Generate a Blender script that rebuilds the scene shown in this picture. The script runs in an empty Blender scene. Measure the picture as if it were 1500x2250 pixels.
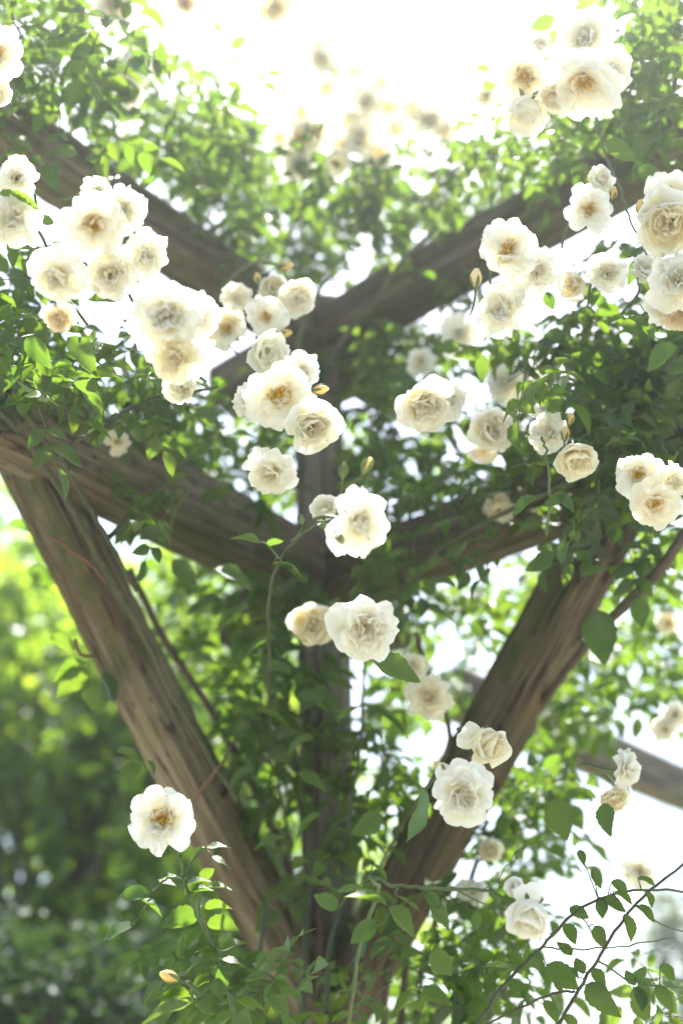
import bpy, math, random
import numpy as np
from mathutils import Vector, Matrix

rng = np.random.default_rng(7)
random.seed(7)
S = bpy.context.scene
COL = S.collection

# ------------------------------------------------------------------ camera
F = 3125.0                                   # 50 mm lens, in pixels of a 1500 x 2250 frame
CAM = np.array([0.0, 0.0, 1.55])
PITCH, YAW, ROLL = 0.4311, 0.0155, -0.0279
def _axes():
    cp, sp, cy, sy = math.cos(PITCH), math.sin(PITCH), math.cos(YAW), math.sin(YAW)
    w = np.array([sy*cp, cy*cp, sp]); r = np.array([cy, -sy, 0.0]); u = np.cross(r, w)
    c, s = math.cos(ROLL), math.sin(ROLL)
    return c*r + s*u, -s*r + c*u, w
RT, UP, FW = _axes()
cd = bpy.data.cameras.new('camera'); co = bpy.data.objects.new('camera', cd); COL.objects.link(co)
co.matrix_world = Matrix(((RT[0], UP[0], -FW[0], CAM[0]), (RT[1], UP[1], -FW[1], CAM[1]), (RT[2], UP[2], -FW[2], CAM[2]), (0, 0, 0, 1)))
cd.lens = 50; cd.sensor_fit = 'VERTICAL'; cd.sensor_height = 36; cd.sensor_width = 24
cd.clip_start = 0.05; cd.clip_end = 3000
cd.dof.use_dof = True; cd.dof.focus_distance = 2.0; cd.dof.aperture_fstop = 1.9
S.camera = co

# ------------------------------------------------------------------ sky, sun, exposure
SUN_EL, SUN_AZ = math.radians(63), math.radians(15)      # azimuth clockwise from +Y
w = bpy.data.worlds.new('World'); S.world = w; w.use_nodes = True
nt = w.node_tree; nt.nodes.clear()
sk = nt.nodes.new('ShaderNodeTexSky'); sk.sky_type = 'NISHITA'; sk.sun_disc = False
sk.sun_elevation = SUN_EL; sk.sun_rotation = SUN_AZ
sk.air_density = 1.0; sk.dust_density = 3.0; sk.ozone_density = 1.0
bg = nt.nodes.new('ShaderNodeBackground'); bg.inputs['Strength'].default_value = 0.11
wo = nt.nodes.new('ShaderNodeOutputWorld')
nt.links.new(sk.outputs[0], bg.inputs[0]); nt.links.new(bg.outputs[0], wo.inputs[0])
sl = bpy.data.lights.new('sun', 'SUN'); sl.energy = 5.0; sl.angle = math.radians(0.53); sl.color = (1.0, 0.985, 0.95)
so = bpy.data.objects.new('sun', sl); COL.objects.link(so); so.location = (2, 10, 15)
sd = Vector((math.sin(SUN_AZ)*math.cos(SUN_EL), math.cos(SUN_AZ)*math.cos(SUN_EL), math.sin(SUN_EL)))
so.rotation_euler = sd.to_track_quat('Z', 'Y').to_euler()
S.view_settings.view_transform = 'Standard'; S.view_settings.look = 'None'
S.view_settings.exposure = 2.05; S.view_settings.gamma = 1; S.view_settings.use_curve_mapping = False
S.render.engine = 'CYCLES'
S.cycles.max_bounces = 12; S.cycles.transmission_bounces = 10; S.cycles.diffuse_bounces = 8; S.cycles.volume_bounces = 0
S.cycles.use_denoising = True; S.cycles.sample_clamp_indirect = 8

# ------------------------------------------------------------------ helpers
def pt(x, y, d):
    """the place seen at a spot of the frame, d metres in front of the lens"""
    return CAM + d*(FW + (x-750)/F*RT + (1125-y)/F*UP)
def nrm(v):
    v = np.asarray(v, float); return v/(np.linalg.norm(v)+1e-12)
def put(o, parent=None):
    COL.objects.link(o)
    if parent is not None: o.parent = parent
    return o
def tag(o, label=None, cat=None, group=None, kind=None):
    if label: o['label'] = label
    if cat: o['category'] = cat
    if group: o['group'] = group
    if kind: o['kind'] = kind
    return o
def empty(name, loc):
    o = bpy.data.objects.new(name, None); o.location = tuple(loc); o.empty_display_size = 0.02
    return put(o)
def mesh_data(name, V, Fc, mat, uv=None, smooth=True, tint=None):
    V = np.asarray(V, np.float32); Fc = np.asarray(Fc, np.int32)
    m = bpy.data.meshes.new(name)
    n, k = Fc.shape
    m.vertices.add(len(V)); m.vertices.foreach_set('co', V.ravel())
    m.loops.add(n*k); m.loops.foreach_set('vertex_index', Fc.ravel())
    m.polygons.add(n); m.polygons.foreach_set('loop_start', np.arange(0, n*k, k, dtype=np.int32))
    m.update(calc_edges=True)
    if smooth: m.polygons.foreach_set('use_smooth', np.ones(n, bool))
    if uv is not None:
        l = m.uv_layers.new(name='UVMap'); l.data.foreach_set('uv', np.asarray(uv, np.float32)[Fc.ravel()].ravel())
    if tint is not None:
        a = m.attributes.new('tint', 'FLOAT', 'POINT'); a.data.foreach_set('value', np.asarray(tint, np.float32))
    if mat is not None: m.materials.append(mat)
    m.validate(); m.update()
    return m
def mesh_obj(name, V, Fc, mat, parent=None, origin=None, **k):
    """V in world metres; the object's origin is its thing's base"""
    o0 = np.zeros(3) if origin is None else np.asarray(origin)
    return put(bpy.data.objects.new(name, mesh_data(name, np.asarray(V)-o0, Fc, mat, **k)), parent)
def grid_faces(nu, nv):
    i, j = np.meshgrid(np.arange(nu-1), np.arange(nv-1), indexing='ij')
    a = (i*nv + j).ravel()
    return np.stack([a, a+nv, a+nv+1, a+1], 1)
def catmull(P, n=6):
    P = np.asarray(P, float)
    if len(P) < 3: return np.array([P[0]+(P[-1]-P[0])*t for t in np.linspace(0, 1, n+1)])
    Q = np.vstack([2*P[0]-P[1], P, 2*P[-1]-P[-2]]); out = []
    for i in range(1, len(Q)-2):
        p0, p1, p2, p3 = Q[i-1:i+3]
        for t in np.linspace(0, 1, n, endpoint=False):
            out.append(0.5*(2*p1+(p2-p0)*t+(2*p0-5*p1+4*p2-p3)*t*t+(3*p1-p0-3*p2+p3)*t**3))
    out.append(P[-1]); return np.array(out)
def tube(P, r0, r1, k=6, n=5, thorns=0.0, wob=0.0):
    P = catmull(P, n); N = len(P)
    if wob: P[1:-1] += rng.normal(size=(N-2, 3))*wob
    R = np.linspace(r0, r1, N)
    T = np.gradient(P, axis=0); T /= np.linalg.norm(T, axis=1)[:, None]+1e-9
    up = np.array([0.3, 0.2, 1.0]); V = []
    for p, t, r in zip(P, T, R):
        a = nrm(np.cross(t, up)) if abs(t @ nrm(up)) < 0.97 else nrm(np.cross(t, [1, 0, 0])); b = np.cross(t, a)
        an = np.arange(k)*2*math.pi/k
        V.append(p + r*(np.cos(an)[:, None]*a+np.sin(an)[:, None]*b))
    V = np.vstack(V); i, j = np.meshgrid(np.arange(N-1), np.arange(k), indexing='ij')
    a = (i*k+j).ravel(); b = (i*k+(j+1) % k).ravel()
    Fc = np.stack([a, b, b+k, a+k], 1)
    if thorns:
        L = np.sum(np.linalg.norm(np.diff(P, axis=0), axis=1)); m = int(L*thorns)
        for _ in range(m):
            q = rng.integers(1, N-1); t = T[q]; d = nrm(np.cross(t, rng.normal(size=3))); s = np.cross(t, d)
            c = P[q]; r = R[q]; h = 0.006
            b0 = len(V)
            V = np.vstack([V, c+d*r*.8+t*.003, c+d*r*.8-t*.003, c+d*(r+h)-t*.003, c+d*r*.8+s*.0012])
            Fc = np.vstack([Fc, [[b0, b0+1, b0+2, b0+3]]])
    return V, Fc
def join(parts):
    Vs, Fs, b = [], [], 0
    for V, Fc in parts:
        Vs.append(V); Fs.append(np.asarray(Fc)+b); b += len(V)
    return np.vstack(Vs), np.vstack(Fs)

# ------------------------------------------------------------------ materials
class NT:
    def __init__(s, name):
        s.m = bpy.data.materials.new(name); s.m.use_nodes = True; s.t = s.m.node_tree; s.t.nodes.clear()
        s.out = s.n('ShaderNodeOutputMaterial')
    def n(s, typ, **k):
        d = s.t.nodes.new(typ)
        for a, v in k.items():
            if hasattr(d, a): setattr(d, a, v)
        return d
    def l(s, a, b): s.t.links.new(a, b)
    def val(s, sock, v):
        if hasattr(v, 'links') or hasattr(v, 'is_linked'): s.l(v, sock)
        else: sock.default_value = v
    def mix(s, f, a, b):
        d = s.n('ShaderNodeMix', data_type='RGBA'); s.val(d.inputs[0], f)
        s.val(d.inputs[6], a if not isinstance(a, tuple) else (*a, 1)); s.val(d.inputs[7], b if not isinstance(b, tuple) else (*b, 1))
        return d.outputs[2]
    def math(s, op, a, b=0.0, c=0.0):
        d = s.n('ShaderNodeMath', operation=op)
        s.val(d.inputs[0], a); s.val(d.inputs[1], b); s.val(d.inputs[2], c); return d.outputs[0]
    def noise(s, vec, scale, detail=4.0, rough=0.55, dist=0.0):
        d = s.n('ShaderNodeTexNoise'); s.l(vec, d.inputs['Vector'])
        d.inputs['Scale'].default_value = scale; d.inputs['Detail'].default_value = detail
        d.inputs['Roughness'].default_value = rough; d.inputs['Distortion'].default_value = dist
        return d.outputs[0]
    def ramp(s, f, *st):
        d = s.n('ShaderNodeValToRGB'); s.l(f, d.inputs[0]); e = d.color_ramp.elements
        while len(e) < len(st): e.new(0.5)
        for el, (p, c) in zip(e, st): el.position = p; el.color = (*c, 1) if isinstance(c, tuple) else (c, c, c, 1)
        return d.outputs[0]
    def maprange(s, v, a, b, c=0.0, d=1.0):
        m = s.n('ShaderNodeMapRange'); s.l(v, m.inputs[0])
        for i, x in enumerate((a, b, c, d)): m.inputs[i+1].default_value = x
        return m.outputs[0]
    def bump(s, h, strength=0.3, dist=0.002):
        d = s.n('ShaderNodeBump'); s.l(h, d.inputs['Height']); d.inputs['Strength'].default_value = strength; d.inputs['Distance'].default_value = dist
        return d.outputs[0]

def leaf_material(name, per_object, dark=(0.006, 0.023, 0.014), light=(0.019, 0.050, 0.019), tr=(0.18, 0.345, 0.02), rough=0.24, trf=0.38):
    n = NT(name); uv = n.n('ShaderNodeUVMap'); sep = n.n('ShaderNodeSeparateXYZ'); n.l(uv.outputs[0], sep.inputs[0])
    if per_object: rnd = n.n('ShaderNodeObjectInfo').outputs['Random']
    else: rnd = n.n('ShaderNodeAttribute', attribute_name='tint').outputs['Fac']
    au = n.math('ABSOLUTE', n.math('SUBTRACT', sep.outputs[0], 0.5))
    ph = n.math('SUBTRACT', n.math('MULTIPLY', sep.outputs[1], 8.0), n.math('MULTIPLY', au, 7.0))
    fr = n.math('ABSOLUTE', n.math('SUBTRACT', n.math('FRACT', ph), 0.5))
    side = n.math('LESS_THAN', fr, 0.055)
    mid = n.math('LESS_THAN', au, 0.022)
    vein = n.math('MAXIMUM', n.math('MULTIPLY', side, 0.5), mid)
    base = n.mix(rnd, dark, light)
    geo = n.n('ShaderNodeNewGeometry'); nz = n.noise(geo.outputs['Position'], 90.0, 2.0)
    base = n.mix(n.maprange(nz, .55, .8, 0, .35), base, (0.05, 0.075, 0.02))
    base = n.mix(n.math('MULTIPLY', vein, 0.6), base, (0.08, 0.13, 0.04))
    base = n.mix(n.math('MULTIPLY', geo.outputs['Backfacing'], 0.55), base, (0.045, 0.08, 0.035))
    p = n.n('ShaderNodeBsdfPrincipled'); n.l(base, p.inputs['Base Color'])
    n.l(n.math('ADD', rough, n.math('MULTIPLY', geo.outputs['Backfacing'], 0.25)), p.inputs['Roughness']); p.inputs['Specular IOR Level'].default_value = 0.5
    hb = n.math('ADD', n.math('MULTIPLY', vein, -0.6), n.math('MULTIPLY', n.math('ABSOLUTE', n.math('SUBTRACT', fr, 0.25)), -1.2))
    n.l(n.bump(hb, 0.5, 0.0012), p.inputs['Normal'])
    t = n.n('ShaderNodeBsdfTranslucent')
    tc = n.mix(rnd, tr, (tr[0]*1.4, tr[1]*1.08, tr[2]))
    tc = n.mix(n.math('MULTIPLY', vein, 0.45), tc, (0.08, 0.17, 0.015))
    n.l(tc, t.inputs[0])
    mx = n.n('ShaderNodeMixShader'); mx.inputs[0].default_value = trf
    n.l(p.outputs[0], mx.inputs[1]); n.l(t.outputs[0], mx.inputs[2]); n.l(mx.outputs[0], n.out.inputs[0])
    return n.m
M_LEAF = leaf_material('rose_leaf', True)
M_LEAFS = leaf_material('rose_leaf_mass', False)
M_TREE = leaf_material('tree_leaf', False, dark=(0.05, 0.10, 0.02), light=(0.09, 0.15, 0.03), tr=(0.32, 0.54, 0.03), rough=0.20, trf=0.52)
M_YEW = leaf_material('dark_leaf', False, dark=(0.007, 0.024, 0.012), light=(0.02, 0.05, 0.02), tr=(0.06, 0.13, 0.02), rough=0.45, trf=0.25)
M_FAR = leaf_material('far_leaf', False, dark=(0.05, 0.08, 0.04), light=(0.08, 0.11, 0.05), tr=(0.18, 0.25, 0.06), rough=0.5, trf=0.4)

def petal_material(name, tip, base, tr, spots=0.0):
    n = NT(name); uv = n.n('ShaderNodeUVMap'); sep = n.n('ShaderNodeSeparateXYZ'); n.l(uv.outputs[0], sep.inputs[0])
    f = n.maprange(sep.outputs[1], 0.05, 0.75, 0, 1)
    c = n.mix(f, base, tip)  # foot naturally creamier, warmed further to imitate light glowing through
    geo = n.n('ShaderNodeNewGeometry')
    if spots:
        edge = n.math('MULTIPLY', n.maprange(sep.outputs[1], .55, 1.0), n.maprange(n.noise(geo.outputs['Position'], 70.0, 3.0), .5, .68))
        c = n.mix(n.math('MULTIPLY', edge, spots), c, (0.42, 0.24, 0.10))
    # fine streaks along the petal
    cmb = n.n('ShaderNodeCombineXYZ'); n.l(n.math('MULTIPLY', sep.outputs[0], 26.0), cmb.inputs[0]); n.l(n.math('MULTIPLY', sep.outputs[1], 2.5), cmb.inputs[1])
    n.l(n.n('ShaderNodeObjectInfo').outputs['Random'], cmb.inputs[2])
    st = n.noise(cmb.outputs[0], 1.0, 3.0)
    wr = n.noise(geo.outputs['Position'], 120.0, 3.0)
    p = n.n('ShaderNodeBsdfPrincipled'); n.l(c, p.inputs['Base Color']); p.inputs['Roughness'].default_value = 0.55; p.inputs['Specular IOR Level'].default_value = 0.3
    p.inputs['Sheen Weight'].default_value = 0.1
    n.l(n.bump(n.math('ADD', n.math('MULTIPLY', st, .5), n.math('MULTIPLY', wr, 0.7)), 0.35, 0.0015), p.inputs['Normal'])
    t = n.n('ShaderNodeBsdfTranslucent'); n.l(n.mix(f, tuple(x*y for x, y in zip(tr, (1, .93, .72))), tr), t.inputs[0])
    mx = n.n('ShaderNodeMixShader'); mx.inputs[0].default_value = 0.60
    n.l(p.outputs[0], mx.inputs[1]); n.l(t.outputs[0], mx.inputs[2]); n.l(mx.outputs[0], n.out.inputs[0])
    return n.m
M_PET = {
 'white': petal_material('petal_white', (0.92, 0.912, 0.865), (0.93, 0.885, 0.67), (0.92, 0.905, 0.83)),
 'cream': petal_material('petal_cream', (0.92, 0.89, 0.79), (0.92, 0.84, 0.60), (0.92, 0.885, 0.74), .30),
 'gold': petal_material('petal_golden', (0.92, 0.91, 0.86), (0.93, 0.84, 0.46), (0.92, 0.90, 0.82)),
 'buff':  petal_material('petal_buff', (0.86, 0.79, 0.64), (0.86, 0.74, 0.52), (0.84, 0.75, 0.57), .7),
 'yellow': petal_material('petal_yellow', (0.90, 0.76, 0.42), (0.88, 0.72, 0.34), (0.86, 0.70, 0.34), .2)}
def plain(name, c1, c2, scale=60.0, rough=0.6, bump=0.2, tr=0.0, stretch=None):
    n = NT(name); tc = n.n('ShaderNodeTexCoord'); mp = n.n('ShaderNodeMapping'); n.l(tc.outputs['Object'], mp.inputs[0])
    if stretch: mp.inputs['Scale'].default_value = stretch
    nz = n.noise(mp.outputs[0], scale, 5.0)
    p = n.n('ShaderNodeBsdfPrincipled'); n.l(n.mix(n.maprange(nz, .3, .7), c1, c2), p.inputs['Base Color']); p.inputs['Roughness'].default_value = rough
    if bump: n.l(n.bump(nz, bump, 0.003), p.inputs['Normal'])
    o = p.outputs[0]
    if tr:
        t = n.n('ShaderNodeBsdfTranslucent'); t.inputs[0].default_value = (*c2, 1); mx = n.n('ShaderNodeMixShader'); mx.inputs[0].default_value = tr
        n.l(o, mx.inputs[1]); n.l(t.outputs[0], mx.inputs[2]); o = mx.outputs[0]
    n.l(o, n.out.inputs[0]); return n.m
M_STEM = plain('green_stem', (0.045, 0.085, 0.02), (0.09, 0.125, 0.035), 40, .45, .1)
M_CANE = plain('mossy_cane', (0.03, 0.045, 0.014), (0.07, 0.07, 0.03), 30, .6, .3)
M_OLD = plain('woody_cane', (0.045, 0.032, 0.022), (0.09, 0.065, 0.045), 35, .7, .5)
M_RED = plain('reddish_twig', (0.10, 0.04, 0.024), (0.15, 0.07, 0.04), 50, .6, .3)
M_SEPAL = plain('sepal', (0.08, 0.14, 0.04), (0.13, 0.19, 0.06), 80, .5, .1, .25)
M_FIL = plain('filament', (0.86, 0.56, 0.06), (0.88, 0.68, 0.14), 200, .6, 0, .3)
M_ANTH = plain('anther', (0.80, 0.50, 0.06), (0.62, 0.34, 0.04), 300, .7, 0)
M_BARK = plain('bark', (0.07, 0.055, 0.04), (0.14, 0.11, 0.08), 12, .9, .8, 0, (1, 1, .25))

def wood_material(name='weathered_oak', lo=(0.064, 0.051, 0.034), hi=(0.235, 0.190, 0.128), top=(0.34, 0.285, 0.20)):
    n = NT(name); tc = n.n('ShaderNodeTexCoord'); mp = n.n('ShaderNodeMapping'); n.l(tc.outputs['Object'], mp.inputs[0])
    oi = n.n('ShaderNodeObjectInfo')
    off = n.n('ShaderNodeCombineXYZ')
    for i in range(3): n.l(n.math('MULTIPLY', oi.outputs['Random'], 17.0+i*9), off.inputs[i])
    n.l(off.outputs[0], mp.inputs['Location'])
    st = n.n('ShaderNodeMapping'); n.l(mp.outputs[0], st.inputs[0]); st.inputs['Scale'].default_value = (0.06, 1, 1)
    grain = n.noise(st.outputs[0], 130.0, 6.0, .65, .4)
    broad = n.noise(st.outputs[0], 20.0, 5.0, .65, 1.2)
    blot = n.noise(mp.outputs[0], 9.0, 5.0, .6)
    fine = n.noise(mp.outputs[0], 160.0, 3.0)
    c = n.mix(n.maprange(broad, .38, .64), lo, hi)
    c = n.mix(n.maprange(grain, .5, .75, 0, .65), c, top)
    c = n.mix(n.maprange(grain, .28, .42, .7, 0), c, (0.028, 0.020, 0.013))
    wide = n.noise(st.outputs[0], 11.0, 6.0, .6, .6)
    ck = n.math('ABSOLUTE', n.math('SUBTRACT', wide, .5))
    crack = n.maprange(ck, .004, .020, .9, 0)
    c = n.mix(n.math('MULTIPLY', crack, n.maprange(blot, .38, .5)), c, (0.014, 0.010, 0.007))
    c = n.mix(n.maprange(n.noise(mp.outputs[0], 4.0, 3.0), .52, .72, 0, .55), c, (0.11, 0.062, 0.034))
    kn = n.n('ShaderNodeTexVoronoi'); ks = n.n('ShaderNodeMapping'); n.l(mp.outputs[0], ks.inputs[0]); ks.inputs['Scale'].default_value = (3.2, 9, 9); n.l(ks.outputs[0], kn.inputs['Vector'])
    c = n.mix(n.maprange(kn.outputs['Distance'], .10, .17, .85, 0), c, (0.026, 0.017, 0.011))
    moss = n.math('MULTIPLY', n.maprange(n.noise(st.outputs[0], 16.0, 4.0),   .46, .58, 0, .95), n.maprange(fine, .3, .6, .5, 1))
    c = n.mix(n.math('MULTIPLY', moss, n.maprange(blot, .36, .56)), c, (0.050, 0.066, 0.018))
    p = n.n('ShaderNodeBsdfPrincipled'); n.l(c, p.inputs['Base Color']); p.inputs['Roughness'].default_value = 0.85; p.inputs['Specular IOR Level'].default_value = .25
    h = n.math('SUBTRACT', n.math('ADD', n.math('MULTIPLY', grain, 1.0), n.math('MULTIPLY', broad, .7)), n.math('MULTIPLY', crack, 1.2))
    n.l(n.bump(h, .8, .004), p.inputs['Normal']); n.l(p.outputs[0], n.out.inputs[0]); return n.m
M_WOOD = wood_material()
M_GREY = wood_material('silvered_oak', (0.105, 0.09, 0.07), (0.29, 0.26, 0.21), (0.38, 0.345, 0.285))
M_BROWN = wood_material('dark_oak', (0.046, 0.036, 0.024), (0.170, 0.132, 0.084), (0.26, 0.21, 0.14))

# ------------------------------------------------------------------ ground
def ground():
    n = NT('lawn'); tc = n.n('ShaderNodeTexCoord')
    a = n.noise(tc.outputs['Object'], 3.0, 6.0); b = n.noise(tc.outputs['Object'], 90.0, 3.0)
    c = n.mix(n.maprange(a, .3, .7), (0.07, 0.11, 0.03), (0.13, 0.16, 0.05)); c = n.mix(n.maprange(b, .3, .7, 0, .5), c, (0.16, 0.17, 0.08))
    p = n.n('ShaderNodeBsdfPrincipled'); n.l(c, p.inputs['Base Color']); p.inputs['Roughness'].default_value = .9
    n.l(n.bump(b, .6, .02), p.inputs['Normal']); n.l(p.outputs[0], n.out.inputs[0])
    V = [(-900, -900, 0), (900, -900, 0), (900, 900, 0), (-900, 900, 0)]
    tag(mesh_obj('ground', V, [[0, 1, 2, 3]], n.m, smooth=False), 'grass lawn spreading under the pergola', None, None, 'structure')
    q = NT('bounce_gravel'); tc = q.n('ShaderNodeTexCoord'); a = q.noise(tc.outputs['Object'], 120.0, 5.0)
    p = q.n('ShaderNodeBsdfPrincipled'); q.l(q.mix(q.maprange(a, .3, .7), (0.24, 0.21, 0.165), (0.36, 0.325, 0.27)), p.inputs['Base Color']); p.inputs['Roughness'].default_value = .9
    q.l(q.bump(a, .6, .01), p.inputs['Normal']); q.l(p.outputs[0], q.out.inputs[0])
    V = [(-2.6, -6, .004), (3.2, -6, .004), (3.2, 4.6, .004), (-2.6, 4.6, .004)]  # out of view, put in to bounce light onto the timber undersides
    tag(mesh_obj('path', V, [[0, 1, 2, 3]], q.m, smooth=False), 'unseen pale gravel path added to bounce light up under the pergola', None, None, 'structure')
ground()

# ------------------------------------------------------------------ pergola
PX, PY = 0.0, 3.0
FL, FR = 0.6485, 0.7884
DL = np.array([-math.sin(FL), -math.cos(FL), 0]); DR = np.array([math.sin(FR), -math.cos(FR), 0])
P0 = np.array([PX, PY, 0.0])
H1, H2, ZB = 1.55+1.1831, 1.55+1.8429, 1.55+0.2659
def beam(name, A, B, wd, ht, parent, groove=None, seed=0, bow=0.0, roll=0.0, taper=0.0, mat=None):
    """a sawn and weathered timber from A to B; wd across, ht deep"""
    A, B = np.asarray(A, float), np.asarray(B, float); L = np.linalg.norm(B-A); t = (B-A)/L
    s = nrm(np.cross([0, 0, 1], t)) if abs(t[2]) < .99 else nrm(np.array([math.cos(FL+.75), math.sin(FL+.75), 0]))
    u = np.cross(t, s)
    c, q = math.cos(roll), math.sin(roll); s, u = c*s+q*u, -q*s+c*u
    # outline with worn corners, five points a side
    pts = []
    a, b, r = wd/2, ht/2, 0.012
    cor = [(a, b), (-a, b), (-a, -b), (a, -b)]
    for i in range(4):
        x0, y0 = cor[i]; x1, y1 = cor[(i+1) % 4]; d = np.array([x1-x0, y1-y0]); l = np.linalg.norm(d); d /= l
        nrm2 = np.array([d[1], -d[0]])
        pts.append(np.array([x0, y0])+d*r*.3-nrm2*r*.3*0)
        for f in (r, l*.3, l*.44, l*.5, l*.56, l*.7, l-r): pts.append(np.array([x0, y0])+d*f)
    pts = np.array(pts); 
    # pull the corner points in
    lim = np.minimum(np.abs(np.abs(pts[:, 0])-a), np.abs(np.abs(pts[:, 1])-b))
    K = len(pts); N = max(8, int(L/0.035)); rg = np.random.default_rng(seed+100)
    k1 = rg.normal(size=(K, 4)); V = []
    for i in range(N+1):
        x = L*i/N
        ring = pts.copy()
        wob = 1+0.012*np.sin(x*7+k1[:, 0]*2)+0.008*np.sin(x*19+k1[:, 1]*3)+0.006*rg.normal(size=K)
        ring *= wob[:, None]*(1-taper*i/N)
        crn = (np.abs(ring[:, 0]) > a*.93) & (np.abs(ring[:, 1]) > b*.93)
        ring[crn] *= 0.94
        if groove:
            for side, g0, g1, dep in groove:
                if g0 < i/N < g1:
                    f = math.sin(math.pi*(i/N-g0)/(g1-g0))**.5*dep
                    j = side*8+4 + int(round(.8*math.sin(x*4)))
                    ring[j] *= 1-2*f/(wd if side in (1, 3) else ht)
        bo = bow*math.sin(math.pi*i/N)
        V.append(np.stack([np.full(K, x), ring[:, 0], ring[:, 1]+bo], 1))
    V = np.vstack(V)
    i, j = np.meshgrid(np.arange(N), np.arange(K), indexing='ij'); aa = (i*K+j).ravel(); bb = (i*K+(j+1) % K).ravel()
    Fc = np.stack([aa, aa+K, bb+K, bb], 1)
    c0 = len(V); V = np.vstack([V, [[0, 0, 0]], [[L, 0, 0]]])
    caps = [[c0, k_, (k_+1) % K, (k_+1) % K] for k_ in range(K)]
    m = bpy.data.meshes.new(name)
    faces = [tuple(f) for f in Fc.tolist()] + [(c0, k_, (k_+1) % K) for k_ in range(K)] + [(c0+1, N*K+(k_+1) % K, N*K+k_) for k_ in range(K)]
    m.from_pydata(V.tolist(), [], faces); m.materials.append(mat or M_WOOD)
    m.polygons.foreach_set('use_smooth', np.ones(len(faces), bool)); m.update()
    m.set_sharp_from_angle(angle=math.radians(50))
    o = bpy.data.objects.new(name, m); put(o, parent)
    M = Matrix(((t[0], s[0], u[0], A[0]), (t[1], s[1], u[1], A[1]), (t[2], s[2], u[2], A[2]), (0, 0, 0, 1)))
    o.matrix_local = parent.matrix_world.inverted() @ M if parent else M
    return o
perg = empty('pergola', P0); bpy.context.view_layer.update()
tag(perg, 'weathered timber pergola corner with a post, crossing beams and slanting braces', 'pergola')
def z(h): return np.array([0, 0, h])
beam('post', P0, P0+z(H2+.10), .105, .105, perg, seed=1, mat=M_GREY)
DLB = np.array([-math.sin(FL-.05), -math.cos(FL-.05), 0])
beam('beam', P0+DLB*-.3+z(H1+.016), P0+DLB*3.4+z(H1+.055), .10, .155, perg, seed=2, groove=[(1, .1, .8, .008)])
beam('beam', P0+DR*-.3+z(H1+.004), P0+DR*3.4+z(H1+.004), .102, .13, perg, seed=3, mat=M_BROWN)
beam('beam', P0+DL*-.35+z(H2), P0+DL*3.4+z(H2), .105, .11, perg, seed=4)
beam('beam', P0+DR*-.35+z(H2+.004), P0+DR*3.4+z(H2+.004), .108, .115, perg, seed=5, mat=M_BROWN)
PL = P0-RT*.012; vl, vr = DL*.8446+z(H1-ZB), DR*.8353+z(H1-ZB)
b1 = beam('brace', PL+z(ZB)+vl*-.04, PL+z(ZB)+vl*1.05, .088, .094, perg, seed=6, groove=[(1, .15, .75, .016), (3, .15, .75, .016), (1, .8, .97, .01)], bow=-.02)
b2 = beam('brace', P0+z(ZB)+vr*-.04, P0+z(ZB)+vr*1.05, .090, .104, perg, seed=7, bow=-.008, mat=M_BROWN)
b1['label'] = 'lighter brace with long drying cracks rising towards upper left'
b2['label'] = 'darker brace with pale underside rising towards upper right'
# the next bay, further off
FP = pt(1225, 1625, 4.7); FP[2] = H1
far0 = P0 + DR*-1.15 + np.array([0, 0, H1])
fd = -DL
F0 = pt(1180, 1600, 4.55)
beam('beam', F0-fd*.5, F0+fd*2.6, .10, .15, perg, seed=8)
beam('post', np.array([*(F0+fd*2.45)[:2], 0]), np.array([*(F0+fd*2.45)[:2], F0[2]-.02]), .105, .105, perg, seed=9)

# ------------------------------------------------------------------ leaves
def leaflet(seed, nl=13, nw=3, width=.30, serr=.05):
    rg = np.random.default_rng(seed); v = np.linspace(0, 1, nl); uu = np.linspace(-1, 1, nw)
    W = width*(np.sin(np.pi*np.clip(v, 0, 1)**.78)**.85)*(1-.15*v); W[0] = .012; W[-1] = 0.004
    fold = rg.uniform(.10, .34); curve = rg.uniform(.05, .30); tw = rg.uniform(-.35, .35); bend = rg.uniform(-.10, .10)
    V, UV = [], []
    for i, t in enumerate(v):
        for u in uu:
            w = W[i]*(1+(serr*(1 if i % 2 else -1)+.4*serr*rg.normal() if abs(u) == 1 else 0))
            x, zz = u*w, abs(u)*w*fold*2.0 - curve*t*t + .03*math.sin(9*t+u*2)*abs(u)
            c, s = math.cos(tw*t), math.sin(tw*t)
            V.append((x*c-zz*s+bend*t*t, t, x*s+zz*c)); UV.append((u*.5+.5, t))
    return np.array(V), grid_faces(nl, nw), np.array(UV)
LEAF_T = [leaflet(i, width=w_) for i, w_ in enumerate((.30, .33, .28, .36, .31, .27, .34, .30))]
LEAF_M = [mesh_data('leaf', V, Fc, M_LEAF, uv=UV) for V, Fc, UV in LEAF_T]
LOW_T = [leaflet(40+i, nl=5, nw=3, width=w_, serr=0) for i, w_ in enumerate((.30, .34, .27, .32))]
def frame(y, n):
    """columns x, y, z with y along the leaf and z its upper side"""
    y = nrm(y); n = np.asarray(n, float); x = nrm(np.cross(y, n)); zz = np.cross(x, y)
    return np.stack([x, y, zz], 1)
def leaf_part(parent, base, R, size, origin, name='leaf'):
    o = bpy.data.objects.new(name, LEAF_M[rng.integers(len(LEAF_M))]); put(o, parent)
    M = np.eye(4); M[:3, :3] = R*size; M[:3, 3] = np.asarray(base)-origin
    o.matrix_local = Matrix(M.tolist()); return o
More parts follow.
